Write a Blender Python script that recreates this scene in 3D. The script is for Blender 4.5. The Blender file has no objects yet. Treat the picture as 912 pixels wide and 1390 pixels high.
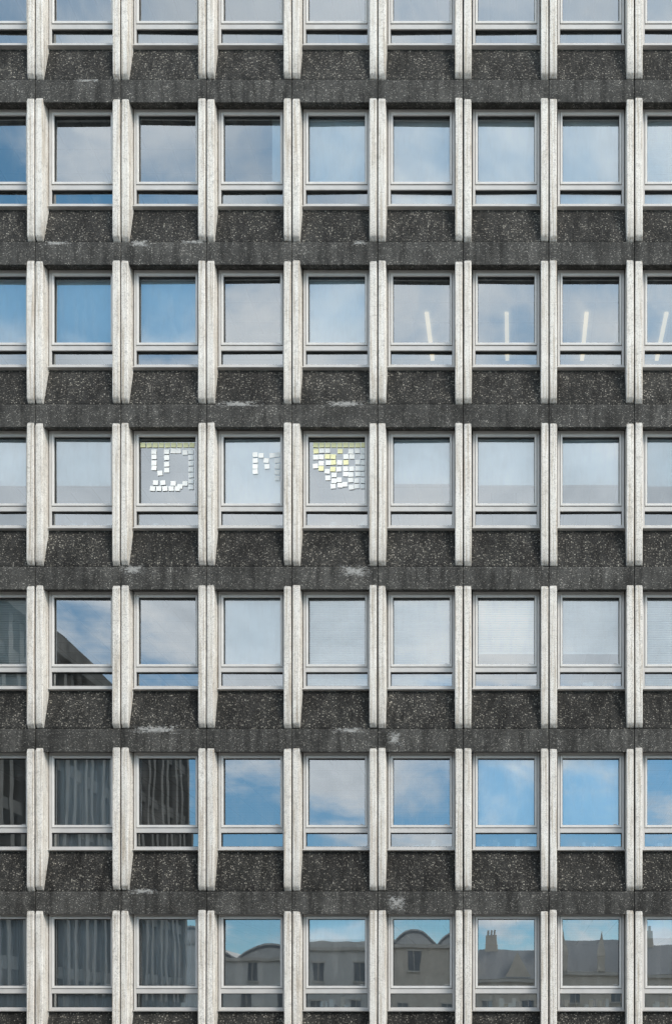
import bpy, math, random
from mathutils import Vector
random.seed(7)
sc = bpy.context.scene
S = 0.0158; D = 20.0; CZ = 1.6; VX = 700.0; VY = 1400.0
GY = 0.31                      # glass plane depth behind fin fronts
KB = S*(1+GY/D)
PITCH = 220.8*S; BAY = 116.2*S
def fx(x): return (x-VX)*S
def bx(x): return (x-VX)*KB
def bz(y): return CZ+(VY-y)*KB
def px(i): return fx(47.3+116.2*i)      # fin pair centres
FT0 = CZ+(VY-572.6)*S                  # fin top of reference storey (row 3)
def zrow(r): return (3-r)*PITCH        # offset; row 0 = top visible row
I0, I1 = -6, 13
ROWS = list(range(-1, 7))

# ---------------------------------------------------------------- helpers
class MB:
    def __init__(s): s.v=[]; s.f=[]; s.m=[]
    def box(s,x0,x1,y0,y1,z0,z1,m=0):
        b=len(s.v)
        s.v+=[(x0,y0,z0),(x1,y0,z0),(x1,y1,z0),(x0,y1,z0),(x0,y0,z1),(x1,y0,z1),(x1,y1,z1),(x0,y1,z1)]
        s.f+=[(b,b+3,b+2,b+1),(b+4,b+5,b+6,b+7),(b,b+1,b+5,b+4),(b+1,b+2,b+6,b+5),(b+2,b+3,b+7,b+6),(b+3,b,b+4,b+7)]
        s.m+=[m]*6
    def prism(s,x0,x1,prof,m=0,jit=0.0):
        b=len(s.v); n=len(prof)
        for (y,z) in prof: s.v.append((x0+random.uniform(-jit,jit),y+random.uniform(-jit,jit),z))
        for (y,z) in prof: s.v.append((x1+random.uniform(-jit,jit),y+random.uniform(-jit,jit),z))
        s.f.append(tuple(b+i for i in range(n))); s.m.append(m)
        s.f.append(tuple(b+n+i for i in reversed(range(n)))); s.m.append(m)
        for i in range(n):
            j=(i+1)%n
            s.f.append((b+j,b+i,b+n+i,b+n+j)); s.m.append(m)
    def quad(s,a,b_,c,d,m=0):
        b=len(s.v); s.v+=[a,b_,c,d]; s.f.append((b,b+1,b+2,b+3)); s.m.append(m)
    def build(s,name,mats,parent=None,bevel=0,seg=2,smooth=False):
        me=bpy.data.meshes.new(name); me.from_pydata(s.v,[],s.f); me.update()
        if not isinstance(mats,(list,tuple)): mats=[mats]
        for m in mats: me.materials.append(m)
        me.polygons.foreach_set("material_index",s.m)
        import bmesh
        bm=bmesh.new(); bm.from_mesh(me)
        if name not in("glass_panes",): bmesh.ops.recalc_face_normals(bm,faces=bm.faces)
        bm.to_mesh(me); bm.free()
        o=bpy.data.objects.new(name,me); sc.collection.objects.link(o)
        if parent: o.parent=parent
        if bevel:
            md=o.modifiers.new("bevel","BEVEL"); md.width=bevel; md.segments=seg; md.limit_method='ANGLE'; md.angle_limit=math.radians(25)
        if smooth:
            for p in me.polygons: p.use_smooth=True
        return o
def empty(name):
    e=bpy.data.objects.new(name,None); sc.collection.objects.link(e); return e

class NT:
    def __init__(s,mat): s.t=mat.node_tree; s.n=s.t.nodes; s.l=s.t.links
    def node(s,typ,**k):
        n=s.n.new(typ)
        for a,b in k.items(): setattr(n,a,b)
        return n
    def link(s,a,b): s.l.new(a,b)
    def noise(s,vec,scale,detail=4,rough=.5,dist=0):
        n=s.node('ShaderNodeTexNoise'); n.inputs['Scale'].default_value=scale; n.inputs['Detail'].default_value=detail
        n.inputs['Roughness'].default_value=rough; n.inputs['Distortion'].default_value=dist
        if vec: s.link(vec,n.inputs['Vector'])
        return n.outputs['Fac']
    def ramp(s,fac,stops,interp='LINEAR'):
        r=s.node('ShaderNodeValToRGB'); r.color_ramp.interpolation=interp
        e=r.color_ramp.elements
        while len(e)<len(stops): e.new(0.5)
        for el,(p,c) in zip(e,stops):
            el.position=p
            el.color=(c,c,c,1) if not isinstance(c,(tuple,list)) else (*c,1)
        s.link(fac,r.inputs['Fac']); return r.outputs['Color']
    def mix(s,fac,a,b,mode='MIX'):
        m=s.node('ShaderNodeMix',data_type='RGBA',blend_type=mode)
        if hasattr(fac,'is_output'): s.link(fac,m.inputs[0])
        else: m.inputs[0].default_value=fac
        for sock,val in ((m.inputs[6],a),(m.inputs[7],b)):
            if hasattr(val,'is_output'): s.link(val,sock)
            elif isinstance(val,(tuple,list)): sock.default_value=(*val,1)
            else: sock.default_value=(val,val,val,1)
        return m.outputs[2]
    def math(s,op,a,b=0,c=0,clamp=False):
        m=s.node('ShaderNodeMath',operation=op,use_clamp=clamp)
        for sock,val in zip(m.inputs,(a,b,c)):
            if hasattr(val,'is_output'): s.link(val,sock)
            else: sock.default_value=val
        return m.outputs[0]
    def mapping(s,vec,scale=(1,1,1),loc=(0,0,0)):
        m=s.node('ShaderNodeMapping'); m.inputs['Scale'].default_value=scale; m.inputs['Location'].default_value=loc
        s.link(vec,m.inputs['Vector']); return m.outputs['Vector']
def newmat(name):
    m=bpy.data.materials.new(name); m.use_nodes=True
    nt=NT(m); b=m.node_tree.nodes['Principled BSDF']
    g=nt.node('ShaderNodeNewGeometry')
    return m,nt,b,g.outputs['Position']
def bump(nt,b,h,strength=.5,dist=.01):
    bp=nt.node('ShaderNodeBump'); bp.inputs['Strength'].default_value=strength; bp.inputs['Distance'].default_value=dist
    nt.link(h,bp.inputs['Height']); nt.link(bp.outputs['Normal'],b.inputs['Normal'])
def plain(name,col,rough=.6,var=.15,scale=3,metal=0):
    m,nt,b,P=newmat(name)
    n=nt.noise(P,scale,2,.6)
    c=nt.mix(n,tuple(c*(1-var) for c in col),tuple(min(1,c*(1+var)) for c in col))
    nt.link(c,b.inputs['Base Color']); b.inputs['Roughness'].default_value=rough; b.inputs['Metallic'].default_value=metal
    return m

# ---------------------------------------------------------------- materials
def storey_z(nt,P):
    sx=nt.node('ShaderNodeSeparateXYZ'); nt.link(P,sx.inputs[0])
    z=nt.math('SUBTRACT',sx.outputs[2],FT0-194.5*S-20*PITCH)
    z=nt.math('MODULO',z,PITCH); return nt.math('DIVIDE',z,PITCH)
def aggregate(name,dark,mid,light,pos,scale,matrix,bs,grime):
    m,nt,b,P=newmat(name)
    v=nt.node('ShaderNodeTexVoronoi'); v.inputs['Scale'].default_value=scale; nt.link(P,v.inputs['Vector'])
    sep=nt.node('ShaderNodeSeparateColor'); nt.link(v.outputs['Color'],sep.inputs[0])
    peb=nt.ramp(sep.outputs[0],[(0,dark),(pos[0],mid),(pos[1],light),(1,tuple(min(1,c*2.0) for c in light))])
    inside=nt.ramp(v.outputs['Distance'],[(.30,1),(.60,0)])
    c=nt.mix(inside,matrix,peb)
    big=nt.ramp(nt.noise(P,1.1,4,.7),[(.3,grime[0]),(.52,1.0),(.72,grime[1])])
    c=nt.mix(1,c,big,'MULTIPLY')
    st=nt.ramp(nt.noise(nt.mapping(P,(6,6,.6)),1,3,.65),[(.36,.58),(.50,.95),(.66,1.25)])
    c=nt.mix(1,c,st,'MULTIPLY')
    nt.link(c,b.inputs['Base Color']); b.inputs['Roughness'].default_value=.9; b.inputs['Specular IOR Level'].default_value=.25
    bump(nt,b,inside,bs,.012)
    return m
M_span=aggregate("exposed_aggregate",(.026,.025,.023),(.062,.058,.051),(.155,.143,.122),(.60,.85),30,(.028,.027,.025),.8,(.60,1.4))
M_band=aggregate("band_aggregate",(.050,.048,.045),(.090,.086,.078),(.175,.165,.148),(.6,.88),42,(.058,.056,.052),.5,(.55,1.5))

def fin_mat():
    m,nt,b,P=newmat("pale_cast_concrete")
    base=nt.ramp(nt.noise(P,2.2,3,.6),[(.3,(.68,.635,.575)),(.7,(.80,.765,.71))])
    streak=nt.ramp(nt.noise(nt.mapping(P,(24,24,.6)),1,4,.6),[(.36,(.64,.58,.51)),(.50,(1,1,1))])
    c=nt.mix(.85,base,streak,'MULTIPLY')
    sp=nt.noise(P,50,2,.6)
    c=nt.mix(.70,c,nt.ramp(sp,[(.36,.5),(.49,1.0),(.68,1.05)]),'MULTIPLY')
    pt=nt.ramp(nt.noise(P,9,4,.7),[(.36,.55),(.46,1)])
    c=nt.mix(.5,c,pt,'MULTIPLY')
    z=storey_z(nt,P)
    z=nt.math('ADD',z,nt.math('MULTIPLY',nt.noise(nt.mapping(P,(14,14,2)),1,2),.12))
    dirt=nt.ramp(z,[(.05,.42),(.10,.70),(.20,.93),(.32,1),(.86,1),(.95,.60)])
    c=nt.mix(.85,c,dirt,'MULTIPLY')
    nt.link(c,b.inputs['Base Color']); b.inputs['Roughness'].default_value=.85; b.inputs['Specular IOR Level'].default_value=.3
    bump(nt,b,sp,.6,.008)
    return m
M_fin=fin_mat()
M_frame=plain("aluminium_window_frame",(.53,.51,.49),.45,.14,4)
M_sash=plain("painted_window_sash",(.62,.60,.575),.4,.12,5)
M_gasket=plain("black_rubber_gasket",(.02,.02,.02),.7)
M_wall=plain("interior_wall_paint",(.46,.48,.50),.8,.05)
def ceil_mat():
    m,nt,b,P=newmat("ceiling_tiles")
    br=nt.node('ShaderNodeTexBrick'); br.offset=0; nt.link(P,br.inputs['Vector'])
    br.inputs['Scale'].default_value=1; br.inputs['Brick Width'].default_value=.6; br.inputs['Row Height'].default_value=.6
    br.inputs['Mortar Size'].default_value=.02
    br.inputs['Color1'].default_value=(.58,.64,.70,1); br.inputs['Color2'].default_value=(.54,.60,.66,1); br.inputs['Mortar'].default_value=(.38,.42,.46,1)
    nt.link(br.outputs['Color'],b.inputs['Base Color']); b.inputs['Roughness'].default_value=.9
    return m
M_ceil=ceil_mat()
M_carpet=plain("office_carpet",(.12,.13,.14),.95)
M_dark=plain("dark_joint",(.02,.02,.02),.9)
def blind_mat(name,col,tr):
    m,nt,b,P=newmat(name)
    b.inputs['Base Color'].default_value=(*col,1); b.inputs['Roughness'].default_value=.8
    nz=nt.ramp(nt.noise(nt.mapping(P,(1.2,1,.8)),3,1),[(.3,tuple(x*.92 for x in col)),(.7,col)]); nt.link(nz,b.inputs['Base Color'])
    if tr>0:
        t=nt.node('ShaderNodeBsdfTranslucent'); nt.link(nz,t.inputs['Color'])
        mx=nt.node('ShaderNodeMixShader'); mx.inputs[0].default_value=tr
        out=nt.n['Material Output']
        nt.link(b.outputs[0],mx.inputs[1]); nt.link(t.outputs[0],mx.inputs[2]); nt.link(mx.outputs[0],out.inputs[0])
    return m
M_roll=blind_mat("roller_blind_fabric",(.78,.84,.86),.1)
M_ven=blind_mat("venetian_slats",(.86,.86,.84),0)
M_curt=blind_mat("curtain_fabric",(.62,.63,.64),.1)
M_noteW=blind_mat("white_note_paper",(.90,.90,.87),0)
M_noteY=blind_mat("yellow_note_paper",(.90,.87,.52),0)
def emis(name,col,st):
    m,nt,b,P=newmat(name); b.inputs['Base Color'].default_value=(*col,1)
    b.inputs['Emission Color'].default_value=(*col,1); b.inputs['Emission Strength'].default_value=st; return m
M_tube=emis("lit_fluorescent_tube",(1,.74,.42),.65)
def glass_mat():
    m=bpy.data.materials.new("solar_window_glass"); m.use_nodes=True; nt=NT(m)
    nt.n.remove(nt.n['Principled BSDF']); out=nt.n['Material Output']
    g=nt.node('ShaderNodeNewGeometry'); P=g.outputs['Position']
    tr=nt.node('ShaderNodeBsdfTransparent'); tr.inputs['Color'].default_value=(.84,.93,.97,1)
    gl=nt.node('ShaderNodeBsdfGlossy'); gl.inputs['Roughness'].default_value=0.0; gl.inputs['Color'].default_value=(.94,.98,1,1)
    bp=nt.node('ShaderNodeBump'); bp.inputs['Strength'].default_value=.35; bp.inputs['Distance'].default_value=.0026
    nt.link(nt.noise(nt.mapping(P,(1,1,.7)),1.7,1,.3),bp.inputs['Height']); nt.link(bp.outputs['Normal'],gl.inputs['Normal'])
    fr=nt.node('ShaderNodeFresnel'); fr.inputs['IOR'].default_value=1.5
    fac=nt.math('ADD',nt.math('MULTIPLY',fr.outputs[0],1.2),.29,clamp=True)
    mx=nt.node('ShaderNodeMixShader'); nt.link(fac,mx.inputs[0]); nt.link(tr.outputs[0],mx.inputs[1]); nt.link(gl.outputs[0],mx.inputs[2])
    df=nt.node('ShaderNodeBsdfDiffuse'); df.inputs['Color'].default_value=(.6,.6,.58,1)
    dust=nt.ramp(nt.noise(nt.mapping(P,(6,6,1.2)),1,2,.7),[(.45,.02),(.75,.08)])
    m2=nt.node('ShaderNodeMixShader'); nt.link(dust,m2.inputs[0]); nt.link(mx.outputs[0],m2.inputs[1]); nt.link(df.outputs[0],m2.inputs[2])
    nt.link(m2.outputs[0],out.inputs[0])
    return m
M_glass=glass_mat()
def stain_mat():
    m=bpy.data.materials.new("lime_efflorescence"); m.use_nodes=True; nt=NT(m)
    b=nt.n['Principled BSDF']; out=nt.n['Material Output']
    b.inputs['Base Color'].default_value=(.42,.41,.39,1); b.inputs['Roughness'].default_value=.9
    tc=nt.node('ShaderNodeTexCoord'); g=nt.node('ShaderNodeNewGeometry'); P=g.outputs['Position']
    sx=nt.node('ShaderNodeSeparateXYZ'); nt.link(tc.outputs['UV'],sx.inputs[0])
    u=nt.math('ABSOLUTE',nt.math('SUBTRACT',sx.outputs[0],.5)); v=nt.math('ABSOLUTE',nt.math('SUBTRACT',sx.outputs[1],.5))
    e=nt.math('SUBTRACT',.5,nt.math('MAXIMUM',u,v)); e=nt.math('MULTIPLY',e,.55,clamp=True)
    a=nt.math('ADD',nt.noise(nt.mapping(P,(14,14,34)),1,6,.8),e)
    a=nt.ramp(a,[(.58,0),(.72,.75)])
    t=nt.node('ShaderNodeBsdfTransparent'); mx=nt.node('ShaderNodeMixShader')
    nt.link(a,mx.inputs[0]); nt.link(t.outputs[0],mx.inputs[1]); nt.link(b.outputs[0],mx.inputs[2]); nt.link(mx.outputs[0],out.inputs[0])
    return m
M_stain=stain_mat()

# ---------------------------------------------------------------- office building
B=empty("office_building")
zt3=FT0; zb3=FT0-194.5*S
WT=bz(587); WB=bz(719)
fins=MB(); span=MB(); band=MB(); back=MB(); frame=MB(); sash=MB(); gask=MB(); sill=MB()
glass=MB(); roll=MB(); ven=MB(); curt=MB(); tubes=MB(); ceil=MB(); floor=MB(); walls=MB(); dark=MB()

FW=.157; GAP=.032
for r in ROWS:
    o=zrow(r)
    zt=zt3+o; zb=zb3+o; wt=WT+o; wb=WB+o
    bb=CZ+(VY-578.5)*S+o           # underside (front) of band above windows
    for i in range(I0,I1+1):
        xc=px(i)+random.uniform(-.004,.004)
        for sgn in(-1,1):
            a=xc+sgn*GAP/2; b_=xc+sgn*(GAP/2+FW); x0,x1=min(a,b_),max(a,b_)
            dz=random.uniform(-.018,.018)
            q=random.uniform(-.008,.008)
            fins.prism(x0,x1,[(.05,zb+dz),(.0+q,zb+.09+dz),(.0+q,(zb+zt)/2),(.0+q,zt-.09+dz),(.035,zt+dz),(.40,zt),(.40,zb)],0,.0045)
        dark.box(xc-GAP/2+.001,xc+GAP/2-.001,.10,.36,zb+.05,zt-.1)
        walls.box(xc-.20,xc+.20,.41,.62,wb-.1,wt+.1)
        if i<I1:
            xa=px(i)+.006; xb=px(i+1)-.006
            span.prism(xa,xb,[(.285,wb-.035),(.062,zb+.035),(.062,zb-.012),(.42,zb-.012),(.42,wb-.035)])
            b0=bb-PITCH
            band.prism(xa,xb,[(.045,zb-.015),(.032,zb-.03),(.032,b0),(.10,b0+.01),(.33,b0+.075),(.415,b0+.075),(.415,zb-.015)])
    back.box(px(I0),px(I1),.43,.50,bb-PITCH+.08,wb-.03)
oT=zrow(-1); bbT=CZ+(VY-578.5)*S+oT
for i in range(I0,I1):
    xa=px(i)+.006; xb=px(i+1)-.006
    band.prism(xa,xb,[(.032,bbT+.95),(.032,bbT),(.10,bbT+.01),(.33,bbT+.075),(.415,bbT+.075),(.415,bbT+.95)])

blind={}
for c in range(I0,I1):
    for r in ROWS:
        x=random.random()
        blind[(r,c)]=('none',0)
        if r in(-1,0) : blind[(r,c)]=('roll',.25) if x<.3 else ('none',0)
        if r==1: blind[(r,c)]=('ven',1.0) if c>=4 else ('none',0)
        if r==2: blind[(r,c)]=('roll',.98) if c in(-1,0,1,3) else ('none',0)
        if r==3: blind[(r,c)]=('roll',.66) if c not in(1,2,3) else ('none',0)
        if r==4: blind[(r,c)]=('ven',1.0 if c in(3,7,-1) else .8) if c>=2 or c==-1 else ('none',0)
        if r==5: blind[(r,c)]=('curt',1) if c==0 else (('roll',.2) if x<.25 else ('none',0))
        if r==6: blind[(r,c)]=('roll',.3) if x<.3 else ('none',0)
blind[(5,-1)]=('curt',.4); blind[(1,3)]=('roll',.96); blind[(1,2)]=('roll2',.8); blind[(3,2)]=('roll',.97)
blind[(5,6)]=('roll',.97); blind[(5,5)]=('roll',.97)
blind[(6,0)]=('curt',1); blind[(6,1)]=('curt',1); blind[(6,-1)]=('curt',1); blind[(4,4)]=('ven',1.0); blind[(4,2)]=('roll',.97)

PXB=KB
def pane(x0,x1,z0,z1,y,tx,tz):
    cx=(x0+x1)/2; cz=(z0+z1)/2
    pts=[]
    for (x,z) in((x0,z0),(x1,z0),(x1,z1),(x0,z1)):
        pts.append((x,y+(x-cx)*tz+(z-cz)*tx,z))
    glass.quad(*pts)
for r in ROWS:
    o=zrow(r); wt=WT+o; wb=WB+o
    for c in range(I0,I1):
        xc=(px(c)+px(c+1))/2; hw=45*PXB
        x0,x1=xc-hw,xc+hw
        fo=.052
        frame.box(x0,x0+fo,.235,.345,wb,wt); frame.box(x1-fo,x1,.235,.345,wb,wt)
        frame.box(x0+fo+.001,x1-fo-.001,.238,.345,wt-.075,wt)
        frame.box(x0+fo+.001,x1-fo-.001,.238,.345,wb,wb+.060)
        zm1=wt-106*PXB+.0; zm0=wt-109.5*PXB
        frame.box(x0+fo+.001,x1-fo-.001,.238,.345,zm0,zm1+.045)
        sx0,sx1=x0+fo+.008,x1-fo-.008; st=wt-.083; sb=zm1+.055
        sw=.045
        sash.box(sx0,sx0+sw,.222,.33,sb,st); sash.box(sx1-sw,sx1,.222,.33,sb,st)
        sash.box(sx0+sw+.0005,sx1-sw-.0005,.224,.33,st-sw-.01,st); sash.box(sx0+sw+.0005,sx1-sw-.0005,.224,.33,sb,sb+sw+.01)
        gx0,gx1,gz0,gz1=sx0+sw,sx1-sw,sb+sw+.01,st-sw-.01
        gk=.009
        for (a,b_,cc,d) in((gx0,gx0+gk,gz0,gz1),(gx1-gk,gx1,gz0,gz1),(gx0+gk,gx1-gk,gz1-gk,gz1),(gx0+gk,gx1-gk,gz0,gz0+gk)):
            gask.box(a,b_,.262,.325,cc,d)
        gask.box(x0+fo+.001,x1-fo-.001,.27,.34,zm1+.046,sb+.004)
        lx0,lx1,lz0,lz1=x0+fo,x1-fo,wb+.060,zm0
        for (a,b_,cc,d) in((lx0,lx0+gk,lz0,lz1),(lx1-gk,lx1,lz0,lz1),(lx0+gk,lx1-gk,lz1-gk,lz1),(lx0+gk,lx1-gk,lz0,lz0+gk)):
            gask.box(a,b_,.262,.335,cc,d)
        t=math.radians(.5)
        pane(gx0,gx1,gz0,gz1,.30,random.uniform(-t,t),random.uniform(-t,t))
        pane(lx0,lx1,lz0,lz1,.302,random.uniform(-t,t)*1.5,random.uniform(-t,t))
        sill.prism(x0-.012,x1+.012,[(.205,wb-.022),(.205,wb-.004),(.30,wb-.001),(.30,wb-.030)])
        if random.random()<.8: sill.box(gx1-.12,gx1-.05,.292,.2975,gz0+.02,gz0+.035)
        sash.box(xc-.05,xc+.05,.345,.365,gz0-.03,gz0-.012)
        k,dr=blind[(r,c)]
        top=wt-.05; H=(top-(wb+.06)); H1=(top-gz0)
        if k=='roll2':
            roll.box(gx1-.22,gx1+.03,.40,.402,gz0-.02,top)
        if k=='roll':
            zb_=top-H1*dr-.02+random.uniform(-.03,.03)*(dr<.9)
            roll.box(gx0-.03,gx1+.03,.38,.382,zb_,top); roll.box(gx0-.03,gx1+.03,.372,.39,zb_-.03,zb_-.001)
        elif k=='ven':
            zz=top; zend=top-H*dr if dr==1 else top-H1*dr
            tilt=random.choice([.012,.016,.022])
            while zz>zend:
                ven.quad((gx0-.03,.38,zz),(gx1+.03,.38,zz),(gx1+.03,.38+tilt,zz-.036),(gx0-.03,.38+tilt,zz-.036)); zz-=.050
            ven.box(gx0-.03,gx1+.03,.375,.40,zend-.03,zend-.005)
        elif k=='curt':
            n=60; xa_,xb_=gx0-.04,(gx0-.04)+(gx1-gx0+.08)*dr
            pv=None; ph=random.uniform(0,6)
            for j in range(n+1):
                u=j/n; x=xa_+(xb_-xa_)*u; y=.46+.035*math.sin(u*70+ph)+.015*math.sin(u*31+ph*2)
                if pv: curt.quad((pv[0],pv[1],wb),(x,y,wb),(x,y,top),(pv[0],pv[1],top))
                pv=(x,y)
    cz_=wt+.03
    ceil.box(px(I0)+.05,px(I1)-.05,.50,8.0,cz_,cz_+.05)
    floor.box(px(I0)+.05,px(I1)-.05,.50,8.0,cz_+.30-PITCH,cz_+.36-PITCH)
    walls.box(px(I0)+.05,px(I1)-.05,8.0,8.1,cz_+.36-PITCH,cz_)
    for c in (-4,-1,3,8) if r not in(2,) else (-4,3,10):
        walls.box(px(c)-.06,px(c)+.06,.63,7.9,cz_+.361-PITCH,cz_-.001)
    for c in range(I0,I1):
        xm=(px(c)+px(c+1))/2
        if r==2 and c>=4:
            tubes.box(xm-.045,xm+.045,1.45,2.95,cz_-.06,cz_-.02,0)
        elif (c+r)%2==0:
            for q in range(7): tubes.box(xm-.55,xm+.55,2.2+q*.05,2.22+q*.05,cz_-.045,cz_-.005,1)
            tubes.box(xm-.6,xm+.6,2.15,2.18,cz_-.05,cz_-.003,1); tubes.box(xm-.6,xm+.6,2.54,2.57,cz_-.05,cz_-.003,1)
clut=MB()
for r in ROWS:
    wb=WB+zrow(r)
    for c in range(I0,I1):
        xc=(px(c)+px(c+1))/2
        if random.random()<.6 or (r==1 and c in(4,)):
            x=xc-.55
            while x<xc+.55:
                w=random.uniform(.04,.12)
                if random.random()<.55: clut.box(x,x+w-.005,.54,.54+random.uniform(.1,.25),wb-.05,wb+random.uniform(.08,.30),random.choice([0,1,0,2]))
                x+=w
M_paper=plain("papers",(.7,.7,.68),.8); M_binder=plain("ring_binders",(.05,.07,.12),.6); M_card=plain("cardboard",(.35,.25,.15),.8)
clut.build("windowsill_clutter",[M_paper,M_binder,M_card],B)
fins.build("concrete_fins",M_fin,B,.020,2)
span.build("spandrel_panels",M_span,B,.012,2)
band.build("floor_bands",M_band,B,.010,2)
back.build("backing_wall",M_dark,B); dark.build("fin_joint_seal",M_dark,B)
frame.build("window_frames",M_frame,B,.004,1); sash.build("window_sashes",M_sash,B,.005,1)
gask.build("gaskets",M_gasket,B); sill.build("window_sills",M_frame,B)
glass.build("glass_panes",M_glass,B)
roll.build("roller_blinds",M_roll,B); ven.build("venetian_blinds",M_ven,B); curt.build("curtains",M_curt,B)
M_louv=plain("louvre_metal",(.8,.8,.8),.4)
tubes.build("ceiling_lights",[M_tube,M_louv],B)
ceil.build("ceilings",M_ceil,B); floor.build("floors",M_carpet,B); walls.build("inner_walls",M_wall,B)
sh=MB()
ztop=bbT+.95
sh.box(px(I0)-.35,px(I0)-.005,.10,14,-.2,ztop); sh.box(px(I1)+.005,px(I1)+.35,.10,14,-.2,ztop)
sh.box(px(I0),px(I1),13.6,14,-.2,ztop-.01); sh.box(px(I0),px(I1),.42,13.6,bbT+.4,bbT+.7)
lowest=CZ+(VY-578.5)*S+zrow(6)-PITCH
sh.box(px(I0),px(I1),.20,.60,-.2,lowest+.07)
sh.build("end_walls_and_roof",M_band,B)
def stain(xa,xb,ya,yb,yd):
    me=bpy.data.meshes.new("lime_stain")
    X0,X1,Z0,Z1=fx(xa),fx(xb),CZ+(VY-yb)*S,CZ+(VY-ya)*S
    me.from_pydata([(X0,yd,Z0),(X1,yd,Z0),(X1,yd,Z1),(X0,yd,Z1)],[],[(0,1,2,3)])
    uv=me.uv_layers.new(name="UVMap")
    for l,(u,v) in zip(uv.data,((0,0),(1,0),(1,1),(0,1))): l.uv=(u,v)
    me.materials.append(M_stain)
    ob=bpy.data.objects.new("lime_stain",me); sc.collection.objects.link(ob); ob.parent=B
for a in [(172,248,983,996),(288,358,542,552),(436,500,542,552),(170,205,324,334),(56,96,325,332),(446,500,986,995),
          (455,505,765,784),(160,200,765,780),(172,215,1205,1214),(525,552,1214,1237),(476,500,324,331),(240,282,324,330),
          (100,140,105,110),(524,545,992,1012)]:
    stain(*a,.028)

# ---------------------------------------------------------------- sticky notes
def notes(lst):
    mb=MB()
    for (x,y,col) in lst:
        X,Z=bx(x),bz(y); w=.056;h=.052; a=random.uniform(-.10,.10); yy=.287+random.uniform(0,.003)
        ca,sa=math.cos(a),math.sin(a)
        P=[(X+ca*u*w-sa*v*h,yy-(v<0)*.004,Z+sa*u*w+ca*v*h) for u,v in((-1,-1),(1,-1),(1,1),(-1,1))]
        mb.quad(*P,m=col)
    return mb.build("sticky_notes",[M_noteW,M_noteY])
L=[(195+8.3*i,605,1) for i in range(9)]
L+=[(210,y,0) for y in(614,621,629,636)]+[(227,y,0) for y in(614,622,631,639)]+[(218,643,0),(236,613,0),(243,613,0)]
L+=[(260,y,0) for y in range(614,664,8)]+[(252,615,0),(252,657,0),(245,661,0)]+[(208+8.4*i,664,0) for i in range(5)]+[(212,656,0),(222,656,0),(236,657,0)]
notes(L)
L=[(347,y,0) for y in(618,626,634,641)]+[(355,619,0),(362,626,0),(363,634,0),(370,619,0)]+[(377,y,0) for y in(618,626,634,642,650)]
notes(L)
L=[(429+8.1*i,605,1) for i in range(9)]
for x,ys in((429,(613,621,634)),(437,(613,621,629,637)),(445,(613,621,629,641,649)),(453,(621,629,637,645,653,661)),(461,(613,629,637,652,660)),(469,(621,629,637,645,658)),
            (477,(613,621,637,645,653,662)),(485,(613,629,637,645,653,661)),(493,(613,621,629,637,645,653,661))):
    L+=[(x+random.uniform(-1,1),y+random.uniform(-.8,.8),0 if random.random()<.75 else 1) for y in ys]
notes(L)

# ---------------------------------------------------------------- ground, street
def sheet(name,x0,x1,y0,y1,z,mat):
    mb=MB(); mb.quad((x0,y0,z),(x1,y0,z),(x1,y1,z),(x0,y1,z)); return mb.build(name,mat)
M_as=plain("asphalt",(.05,.05,.05),.9,.25,8)
def paving():
    m,nt,b,P=newmat("paving_slabs")
    br=nt.node('ShaderNodeTexBrick'); nt.link(P,br.inputs['Vector']); br.inputs['Scale'].default_value=1
    br.inputs['Brick Width'].default_value=.9; br.inputs['Row Height'].default_value=.6; br.inputs['Mortar Size'].default_value=.01
    br.inputs['Color1'].default_value=(.34,.33,.31,1); br.inputs['Color2'].default_value=(.28,.275,.26,1); br.inputs['Mortar'].default_value=(.1,.1,.1,1)
    c=nt.mix(1,br.outputs['Color'],nt.ramp(nt.noise(P,.8,3,.6),[(.3,.75),(.7,1.15)]),'MULTIPLY')
    nt.link(c,b.inputs['Base Color']); b.inputs['Roughness'].default_value=.85
    return m
M_pv=paving(); M_line=plain("road_paint",(.75,.75,.72),.7)
sheet("ground",-400,400,-400,400,-.02,plain("earth_ground",(.18,.18,.17),.95))
sheet("road",-120,120,-13.0,-3.5,.0,M_as)
p=MB(); p.box(-60,60,-3.35,.19,-.2,.12); p.build("pavement",M_pv)
p=MB(); p.box(-60,60,-56,-13.15,-.2,.12); p.build("pavement",M_pv)
M_kerb=plain("granite_kerb",(.32,.31,.30),.8)
for y0 in(-3.498,-13.148):
    p=MB(); x=-60
    while x<60: p.box(x,x+.905,y0,y0+.146,-.2,.125); x+=.915
    p.build("kerb",M_kerb,None,.012,2)
p=MB(); x=-60
while x<60: p.quad((x,-8.3,.004),(x+2,-8.3,.004),(x+2,-8.2,.004),(x,-8.2,.004)); x+=6
for y in(-3.9,-12.6): p.quad((-100,y,.004),(100,y,.004),(100,y+.08,.004),(-100,y+.08,.004))
p.build("road_markings",M_line)

# ---------------------------------------------------------------- buildings across the street (seen mirrored in the glass)
T=empty("ribbed_concrete_block"); M_rib=plain("weathered_concrete",(.06,.06,.057),.9,.4,1.2); M_ribl=plain("ribbed_concrete_fins",(.12,.117,.11),.9,.4,1.0); M_dg=plain("dark_office_glass",(.02,.025,.03),.15)
t=MB(); f=MB(); g=MB()
HX=-22.0; H=20.2
t.box(HX-16,HX,-40,-9,-.2,H-.9); t.box(HX-16.2,HX+.9,-40.3,-8.7,H-.9,H)
for z in(4,7.4,10.8,14.2,17.4): t.box(HX+.001,HX+.35,-39.9,-9.1,z,z+.55)
y=-39.6
while y<-9.3:
    f.box(HX+.002,HX+.45+.10*math.sin(y*3),y,y+.30,3.2,H-.92); y+=1.05
t.build("walls",M_rib,T); f.build("ribs",M_ribl,T)
g.box(HX-.1,HX+.01,-39.8,-9.2,.2,H-1.2); g.build("glazing",M_dg,T)

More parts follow.
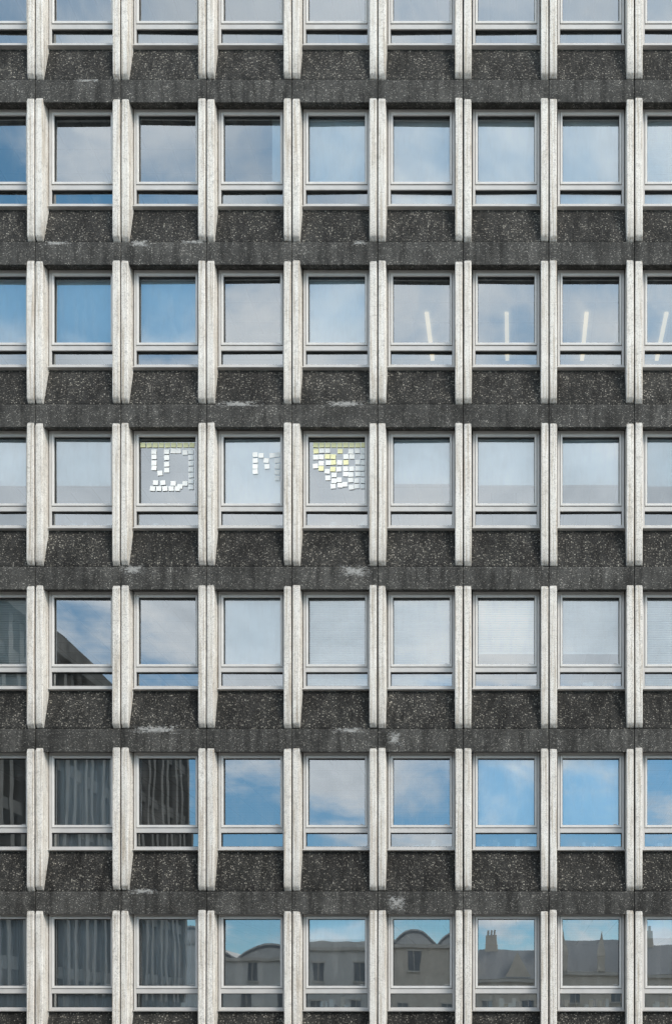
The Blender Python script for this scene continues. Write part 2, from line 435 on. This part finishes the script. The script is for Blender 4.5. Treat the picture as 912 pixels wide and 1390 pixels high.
M_trim=plain("stone_trim",(.54,.51,.46),.8,.2); M_hg=plain("house_window_glass",(.17,.19,.21),.2)
def house(name,px0,px1,ytop,depth,kind,wallm,roofm):
    k=(D+depth)/ (D/S)
    X0,X1=(px0-VX)*k,(px1-VX)*k; Ht=CZ+(VY-ytop)*k
    E=empty(name); w=MB(); rf=MB(); gl=MB(); tr=MB()
    Y1=-depth; Y0=-depth-9
    w.box(X0,X1,Y0,Y1,-.2,Ht)
    nx=max(2,int((X1-X0)/2.9)); dx=(X1-X0)/nx
    z=.6
    while z+1.9<Ht:
        for i in range(nx):
            xc=X0+dx*(i+.5)
            gl.box(xc-.45,xc+.45,Y1+.002,Y1+.02,z,z+1.6)
            tr.box(xc-.55,xc+.55,Y1+.003,Y1+.14,z-.14,z-.002); tr.box(xc-.55,xc+.55,Y1+.003,Y1+.10,z+1.602,z+1.76)
            tr.box(xc-.03,xc+.03,Y1+.021,Y1+.05,z,z+1.6)
        z+=3.1
    tr.box(X0-.1,X1+.1,Y1+.001,Y1+.25,Ht-.3,Ht-.003)
    if kind=='barrel':
        n=2; ww=(X1-X0)/n
        for j in range(n):
            a=X0+ww*j; m=14
            prof=[(a+ww*(q/m),Ht+1.2*math.sin(math.pi*q/m)) for q in range(m+1)]
            b=len(rf.v)
            for (x,z) in prof: rf.v.append((x,Y1+.2,z))
            for (x,z) in prof: rf.v.append((x,Y0,z))
            for q in range(m): rf.f.append((b+q,b+q+1,b+m+2+q,b+m+1+q)); rf.m.append(0)
            rf.f.append(tuple(range(b,b+m+1))); rf.m.append(0)
            for q in range(m):
                (xa,za),(xb,zb)=prof[q],prof[q+1]
                gl.quad((xa,Y1+.24,za-.35),(xb,Y1+.24,zb-.35),(xb,Y1+.24,zb-.15),(xa,Y1+.24,za-.15))
    elif kind=='gable':
        rf.prism(X0-.2,X1+.2,[(Y1+.3,Ht),((Y0+Y1)/2,Ht+3.0),(Y0-.3,Ht)])
        for xx in(X0+.5,X1-1.4):
            w.box(xx,xx+1.0,(Y0+Y1)/2-.4,(Y0+Y1)/2+.4,Ht+1.5,Ht+4.3)
            for q in range(3): tr.box(xx+.1+q*.3,xx+.28+q*.3,(Y0+Y1)/2-.1,(Y0+Y1)/2+.1,Ht+4.3,Ht+4.8)
        xm=(X0+X1)/2; bb_=len(w.v)
        w.v+=[(xm-1.2,Y1+.05,Ht),(xm+1.2,Y1+.05,Ht),(xm,Y1+.05,Ht+2.4),(xm-1.2,Y1-3,Ht),(xm+1.2,Y1-3,Ht),(xm,Y1-3,Ht+2.4)]
        w.f+=[(bb_,bb_+1,bb_+2),(bb_,bb_+2,bb_+5,bb_+3),(bb_+1,bb_+4,bb_+5,bb_+2)]; w.m+=[0]*3
    elif kind=='gothic':
        for xx in(X0+.3,(X0+X1)/2,X1-.3):
            w.box(xx-.3,xx+.3,Y1-.2,Y1+.4,Ht,Ht+1.4)
            b=len(w.v); w.v+=[(xx-.36,Y1-.26,Ht+1.4),(xx+.36,Y1-.26,Ht+1.4),(xx+.36,Y1+.46,Ht+1.4),(xx-.36,Y1+.46,Ht+1.4),(xx,Y1+.1,Ht+3.6)]
            w.f+=[(b,b+1,b+4),(b+1,b+2,b+4),(b+2,b+3,b+4),(b+3,b,b+4)]; w.m+=[0]*4
        rf.prism(X0,X1,[(Y1-.3,Ht),((Y0+Y1)/2,Ht+3.2),(Y0,Ht)])
    else: w.box(X0,X1,Y1-.4,Y1-.1,Ht,Ht+.5)
    w.build("walls",wallm,E)
    if rf.v: rf.build("roof",roofm,E)
    gl.build("windows",M_hg,E); tr.build("trim",M_trim,E)
M_sand=plain("sandstone",(.60,.54,.46),.9,.25,2); M_conc=plain("pale_concrete",(.62,.61,.58),.85,.2,1); M_slate=plain("slate_roof",(.26,.265,.27),.7,.3,4); M_brick=plain("brown_brick",(.28,.20,.16),.9,.3,3)
M_bar=plain("barrel_roof",(.58,.57,.55),.8,.2,2)
house("barrel_roof_building",200,398,1285,60,'barrel',M_conc,M_bar)
house("office_block",400,512,1272,61,'flat',M_conc,M_bar)
house("barrel_roof_building",515,640,1283,60,'barrel',M_sand,M_bar)
house("stone_townhouse",643,752,1318,60,'gable',M_sand,M_slate)
house("gothic_chapel",756,868,1320,60,'gothic',M_sand,M_slate)
house("stone_townhouse",872,1010,1315,60,'gable',M_sand,M_slate)
house("stone_townhouse",1014,1150,1300,60,'gable',M_brick,M_slate)
house("brick_terrace",-120,196,1270,62,'flat',M_brick,M_slate)

# ---------------------------------------------------------------- sky
w=bpy.data.worlds.new("World"); sc.world=w; w.use_nodes=True; nt=NT(w)
bg=nt.n['Background']; out=nt.n['World Output']
AZ=math.radians(50); EL=math.radians(40)
sd=Vector((math.sin(AZ)*math.cos(EL),-math.cos(AZ)*math.cos(EL),math.sin(EL)))
sky=nt.node('ShaderNodeTexSky',sky_type='NISHITA',sun_disc=False,sun_elevation=EL,sun_rotation=math.pi-AZ)
sky.air_density=1.0; sky.dust_density=.4; sky.ozone_density=1.5
tc=nt.node('ShaderNodeTexCoord'); dirv=tc.outputs['Generated']
sx=nt.node('ShaderNodeSeparateXYZ'); nt.link(dirv,sx.inputs[0]); Z=sx.outputs[2]
gain=nt.ramp(Z,[(.15,(.42,.60,.66)),(.60,(.62,.96,.92))])
skyc=nt.mix(1,sky.outputs[0],gain,'MULTIPLY')
skyc=nt.mix(1,skyc,(2.1,2.1,2.1),'MULTIPLY')
nt.link(skyc,bg.inputs['Color']); bg.inputs['Strength'].default_value=.15
den=nt.math('ADD',nt.math('MAXIMUM',Z,0.0),.30)
cx=nt.math('DIVIDE',sx.outputs[0],den); cy=nt.math('DIVIDE',sx.outputs[1],den)
cb=nt.node('ShaderNodeCombineXYZ'); nt.link(cx,cb.inputs[0]); nt.link(cy,cb.inputs[1])
n1=nt.noise(nt.mapping(cb.outputs[0],(1,1,1),(3.1,1.7,0)),3.0,6,.58,.3)
bias=nt.ramp(Z,[(0,.56),(.12,.47),(.24,.46),(.33,.58),(.40,.68),(.54,.66),(.60,.52),(.72,.45),(1,.54)])
cf=nt.math('ADD',n1,nt.math('SUBTRACT',bias,.5))
hi=nt.ramp(Z,[(.50,0),(.60,1)])
cf=nt.math('ADD',cf,nt.math('MULTIPLY',nt.math('MULTIPLY',nt.math('ADD',sx.outputs[0],.18),.60),hi))
cf=nt.ramp(cf,[(.40,0),(.62,.96)],'EASE')
n2=nt.noise(nt.mapping(cb.outputs[0],(1,1,1),(9,4,0)),3.2,5,.6,.2)
cc=nt.ramp(n2,[(.30,(.50,.54,.58)),(.50,(.75,.79,.83)),(.66,(1.0,.99,.97))])
bg2=nt.node('ShaderNodeBackground'); nt.link(cc,bg2.inputs['Color']); bg2.inputs['Strength'].default_value=1.95
mx=nt.node('ShaderNodeMixShader'); nt.link(cf,mx.inputs[0]); nt.link(bg.outputs[0],mx.inputs[1]); nt.link(bg2.outputs[0],mx.inputs[2])
nt.link(mx.outputs[0],out.inputs[0])

sl=bpy.data.lights.new("sun","SUN"); sl.energy=2.8; sl.angle=math.radians(20); sl.color=(1,.94,.86)
so=bpy.data.objects.new("sun",sl); sc.collection.objects.link(so); so.rotation_euler=sd.to_track_quat('Z','Y').to_euler()

# ---------------------------------------------------------------- camera (shift lens, level)
cam=bpy.data.cameras.new("camera"); co=bpy.data.objects.new("camera",cam); sc.collection.objects.link(co)
co.location=(0,-D,CZ); co.rotation_euler=(math.pi/2,0,0)
cam.sensor_fit='VERTICAL'; cam.sensor_height=36; cam.sensor_width=36
cam.lens=36*(D/S)/1390
cam.shift_x=-(VX-456)/1390; cam.shift_y=(VY-695)/1390
cam.clip_end=2000; cam.clip_start=.1
sc.camera=co
sc.view_settings.view_transform='Standard'; sc.view_settings.look='None'; sc.view_settings.exposure=0
